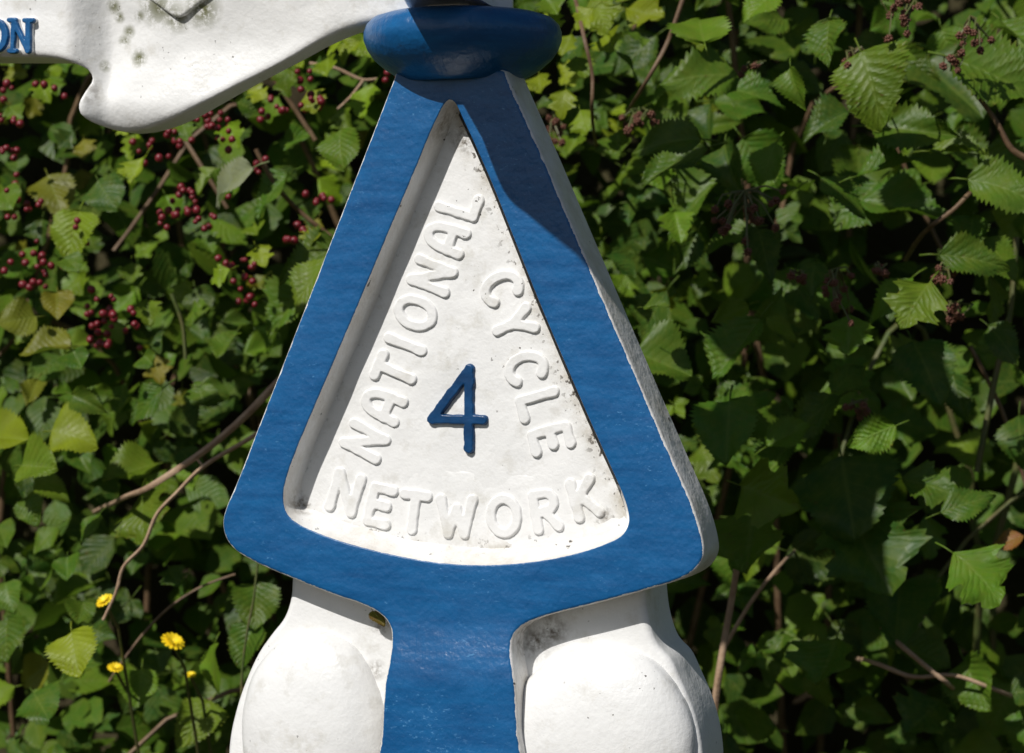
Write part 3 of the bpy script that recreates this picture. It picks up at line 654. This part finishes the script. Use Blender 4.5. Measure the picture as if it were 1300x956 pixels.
scatter(HC, 220, (560, 920), (-120, 420), (0.56, 0.95), (22, 42), ['l'], ['y', 'm', 'm', 'g', 'd'])
canes(HC, 8, (-0.05, 0.3), (0.75, 0.95), (1.2, 2.0), [CANE])
# berries
def berry_mesh():
    bm = bmesh.new(); bmesh.ops.create_uvsphere(bm, u_segments=12, v_segments=8, radius=1)
    for v in bm.verts:
        v.co.z *= 1.12
        if v.co.z > 1.0: v.co.z -= 0.22
    return finish(bm, 'berry', 60)
BM_ = berry_mesh(); BM_.materials.append(simple('haw_red', (0.10, 0.005, 0.014), (0.21, 0.012, 0.018), 90, 0.42, 0.1, 0.001, 0.5))
def haws(parent, px, py, n, spread, Y0=0.5, Y1=0.6):
    for _ in range(n):
        Y = rl.uniform(Y0, Y1); p = world_at(px + rl.gauss(0, spread), py + rl.gauss(0, spread * .8), Y)
        o = link('berry', BM_, None, parent); o.location = p - parent.location
        o.scale = (rl.uniform(.0021, .0035),) * 3; o.rotation_euler = (rl.uniform(1.8, 3.2), rl.uniform(-.5, .5), rl.uniform(0, 6))
for x, y, n, s in ((268, 148, 10, 14), (270, 165, 7, 12), (387, 127, 4, 4), (405, 128, 4, 5), (345, 135, 5, 7), (196, 190, 5, 8), (328, 210, 5, 7), (238, 250, 7, 11), (205, 272, 6, 8), (248, 272, 6, 9), (395, 252, 4, 6), (60, 112, 4, 5), (18, 150, 4, 5), (20, 240, 6, 9), (45, 330, 8, 10), (110, 300, 3, 5), (50, 360, 5, 8), (130, 388, 6, 7), (155, 395, 4, 5), (150, 422, 8, 8), (310, 365, 6, 8), (300, 340, 5, 6), (490, 92, 3, 4), (30, 265, 5, 7), (228, 172, 4, 6), (100, 285, 3, 5), (317, 382, 2, 3), (380, 300, 4, 5), (10, 190, 4, 5), (390, 100, 3, 4), (128, 437, 3, 4), (5, 110, 4, 5)):
    haws(HL_, x, y, int(n * 1.6), s * 1.8, 0.42, 0.58)
# bramble fruit: dried clusters
def fruit_mesh(seed):
    bm = bmesh.new(); r = random.Random(seed)
    bmesh.ops.create_icosphere(bm, subdivisions=1, radius=0.45)
    for k in range(13):
        a = k * 2.4; z = 1 - 2 * (k + .5) / 13; q = math.sqrt(1 - z * z)
        bmesh.ops.create_icosphere(bm, subdivisions=1, radius=r.uniform(.24, .36), matrix=Matrix.Translation((q * math.cos(a) * .55, q * math.sin(a) * .55, z * .6)))
    for k in range(5):                                 # sepals
        a = k * 2 * math.pi / 5; d = Vector((math.cos(a), math.sin(a), 0)); s_ = Vector((-d.y, d.x, 0))
        v = [bm.verts.new(Vector((0, 0, -.55)) + d * .15 + s_ * .2), bm.verts.new(Vector((0, 0, -.55)) + d * .15 - s_ * .2), bm.verts.new(Vector((0, 0, -.75)) + d * 1.05)]
        bm.faces.new(v)
    return finish(bm, 'fruit', 50)
FR = [fruit_mesh(i) for i in range(3)]
frm = simple('dry_fruit', (0.085, 0.028, 0.020), (0.19, 0.08, 0.045), 150, 0.5, 0.3, 0.001)
for f in FR: f.materials.append(frm)
def cluster(px, py, n, w_, h_, Y):
    c = world_at(px, py - h_ * 1.1, Y); bm = bmesh.new()
    for _ in range(n):
        p = world_at(px + rl.gauss(0, w_ * .55), py + rl.gauss(0, h_ * .5), Y + rl.uniform(-.03, .02))
        o = link('fruit', rl.choice(FR), None, BR); o.location = p - BR.location; o.scale = (rl.uniform(.0032, .0046),) * 3
        o.rotation_euler = (rl.uniform(-1.4, 1.4) - .6, rl.uniform(-1, 1), rl.uniform(0, 6))
        m = c.lerp(p, .5) + Vector((rl.gauss(0, .004), rl.gauss(0, .004), .004))
        tube(bm, [c - BR.location, m - BR.location, p - BR.location], 0.0011, 0.0007, 4)
    link('fruit_stalk', finish(bm, 'fruit_stalk'), GREENCANE, BR)
for a in ((945, 275, 20, 34, 30, .32), (1062, 372, 16, 28, 28, .32), (1012, 356, 5, 14, 8, .34), (1118, 345, 6, 10, 6, .33), (1145, 22, 16, 26, 26, .30), (1232, 45, 9, 18, 22, .30), (1210, 80, 5, 10, 8, .31), (1085, 75, 9, 18, 10, .33), (1195, 352, 8, 20, 10, .33), (1215, 400, 8, 14, 14, .36), (1090, 520, 7, 18, 8, .38), (815, 155, 12, 26, 14, .42), (705, 165, 9, 14, 20, .5), (950, 90, 4, 10, 6, .36)): cluster(*a)

# yellow flowers
PET = simple('yellow_petal', (0.80, 0.55, 0.01), (0.85, 0.66, 0.02), 120, 0.5)
def flower(px, py, Y, r, tilt, label):
    b = world_at(px, py, Y); t = empty('yellow_flower', (b.x + .04, b.y + .2, 0.0)); tag(t, label, 'flower', None)
    M = Matrix.Translation(b - t.location) @ Matrix.Rotation(R(tilt), 4, 'Y') @ Matrix.Rotation(R(28), 4, 'X')
    for ring, (n, k, lift) in enumerate(((13, 1.0, .25), (10, .72, .55))):
        for i in range(n):
            bm = bmesh.new(); A = Matrix.Rotation(2 * math.pi * (i + ring * .5) / n, 4, 'Z')
            prof = [(0.08, 0.05), (0.45, 0.15), (0.85, 0.16), (1.0, 0.10)]; rows = []
            for q, w2 in prof:
                z = lift * q - .18 * q * q
                rows.append([bm.verts.new(M @ A @ Vector((q * r * k, s_ * w2 * r * k, z * r + (0.02 * r if s_ else 0)))) for s_ in (-1, 0, 1)])
            for P0, P1 in zip(rows, rows[1:]):
                for c in range(2): bm.faces.new((P0[c], P0[c + 1], P1[c + 1], P1[c]))
            link('petal', finish(bm, 'petal'), PET, t)
    bm = bmesh.new(); bp = b - t.location
    tube(bm, [Vector((0, 0, 0)), Vector((bp.x + .03, bp.y + .16, bp.z * .7)), bp + Vector((.006, .03, -.025)), bp + Vector((0, .002, -.002))], .0016, .0013, 6)
    link('stem', finish(bm, 'stem'), GREENCANE, t)
flower(133, 763, 0.40, .0075, -30, 'small yellow flower at the tip of the thin bent twig')
flower(219, 815, 0.42, .0100, 25, 'largest yellow flower with its petals open to the right')
flower(146, 848, 0.44, .0065, 10, 'low small yellow flower half hidden among round leaves')
flower(242, 857, 0.46, .0045, 0, 'tiny yellow flower bud beside the white shoulder of the post')

# deep hedge mass
def mass():
    r = random.Random(5); V = []; F = []; C = []; UV = []
    prof = [(0, .02), (.22, .30), (.5, .40), (.78, .24), (1, .01)]
    def leaf(p, n, t, L, col):
        M = frame_from(n, t); b = len(V); fo = r.uniform(.05, .4); cu = r.uniform(0, .4)
        for q, w2 in prof:
            for a in (-1, 0, 1):
                v = M @ Vector((a * w2 * L * (1 + .1 * r.random()), q * L, (fo * abs(a) * w2 - cu * q * q * .5) * L)); V.append(p + v); UV.append((.5 + .5 * a, q))
        for j in range(4):
            for i in range(2): F.append((b + j * 3 + i, b + j * 3 + i + 1, b + j * 3 + i + 4, b + j * 3 + i + 3))
        C.extend([col] * 15)
    for _ in range(15000):
        x = r.uniform(-1.5, 1.5); z = r.uniform(0.05, 2.15); y = (0.70 if x > 0 else 0.78) + abs(r.gauss(0, .2)) + .05 * math.sin(x * 5)
        L = r.uniform(.025, .055)
        n = Vector((r.gauss(-.2, .5), -.7 + r.gauss(0, .4), .5 + r.gauss(0, .45))); t = Vector((r.gauss(0, 1), r.gauss(-.3, .4), r.gauss(-.7, .7)))
        c = r.choice([TONES['g'], TONES['g'], TONES['d'], TONES['m']]); k = r.uniform(.7, 1.15)
        leaf(Vector((x, y, z)), n, t, L, (c[0] * k, c[1] * k, c[2] * k, 1))
    for _ in range(2600):                              # unseen overhang of leaves, added to cast dappled shade on the hedge
        x = r.uniform(-1.5, 1.5); z = r.uniform(1.60, 2.15); y = r.uniform(0.60, 1.0)
        if noise.noise(Vector((x * 4, y * 4, z * 3))) < (0.20 if y < 0.65 else 0.05): continue
        c = r.choice([TONES['g'], TONES['d'], TONES['m']]); k = r.uniform(.7, 1.2)
        leaf(Vector((x, y, z)), Vector((r.gauss(-.1, .4), r.gauss(-.3, .4), .8)), Vector((r.gauss(0, 1), r.gauss(-.3, .6), r.gauss(-.3, .4))), r.uniform(.04, .08), (c[0] * k, c[1] * k, c[2] * k, 1))
    me = bpy.data.meshes.new('hedge_foliage'); me.from_pydata(V, [], F)
    at = me.color_attributes.new('Col', 'FLOAT_COLOR', 'POINT')
    for i, c in enumerate(C): at.data[i].color = c
    uv = me.uv_layers.new(name='UVMap')
    for l in me.loops: uv.data[l.index].uv = UV[l.vertex_index]
    for p in me.polygons: p.use_smooth = True
    o = link('hedge_foliage', me, leaf_material('hedge_leaf', col_from='ATTR')); tag(o, 'dense shaded green foliage deep inside the hedge', 'foliage', None, 'stuff')
mass()

# a dry leaf caught in the notch of the frame
dl = bpy.data.objects.new('dry_leaf', LM['r'][1]); COL.objects.link(dl)
tag(dl, 'crumpled brown dry leaf lodged under the blue frame beside the stem', 'dry leaf')
dl.matrix_world = Matrix.Translation(Vector((AX, 0, 0)) + Matrix.Rotation(-YAW, 3, 'Z') @ Vector(loc(474, 776, 0.014))) @ frame_from(Vector((-.5, -.7, .5)), Vector((.8, 0, -.8))).to_4x4() @ Matrix.Diagonal((.010, .013, .013, 1))
dl.color = (0.10, 0.04, 0.015, 1)
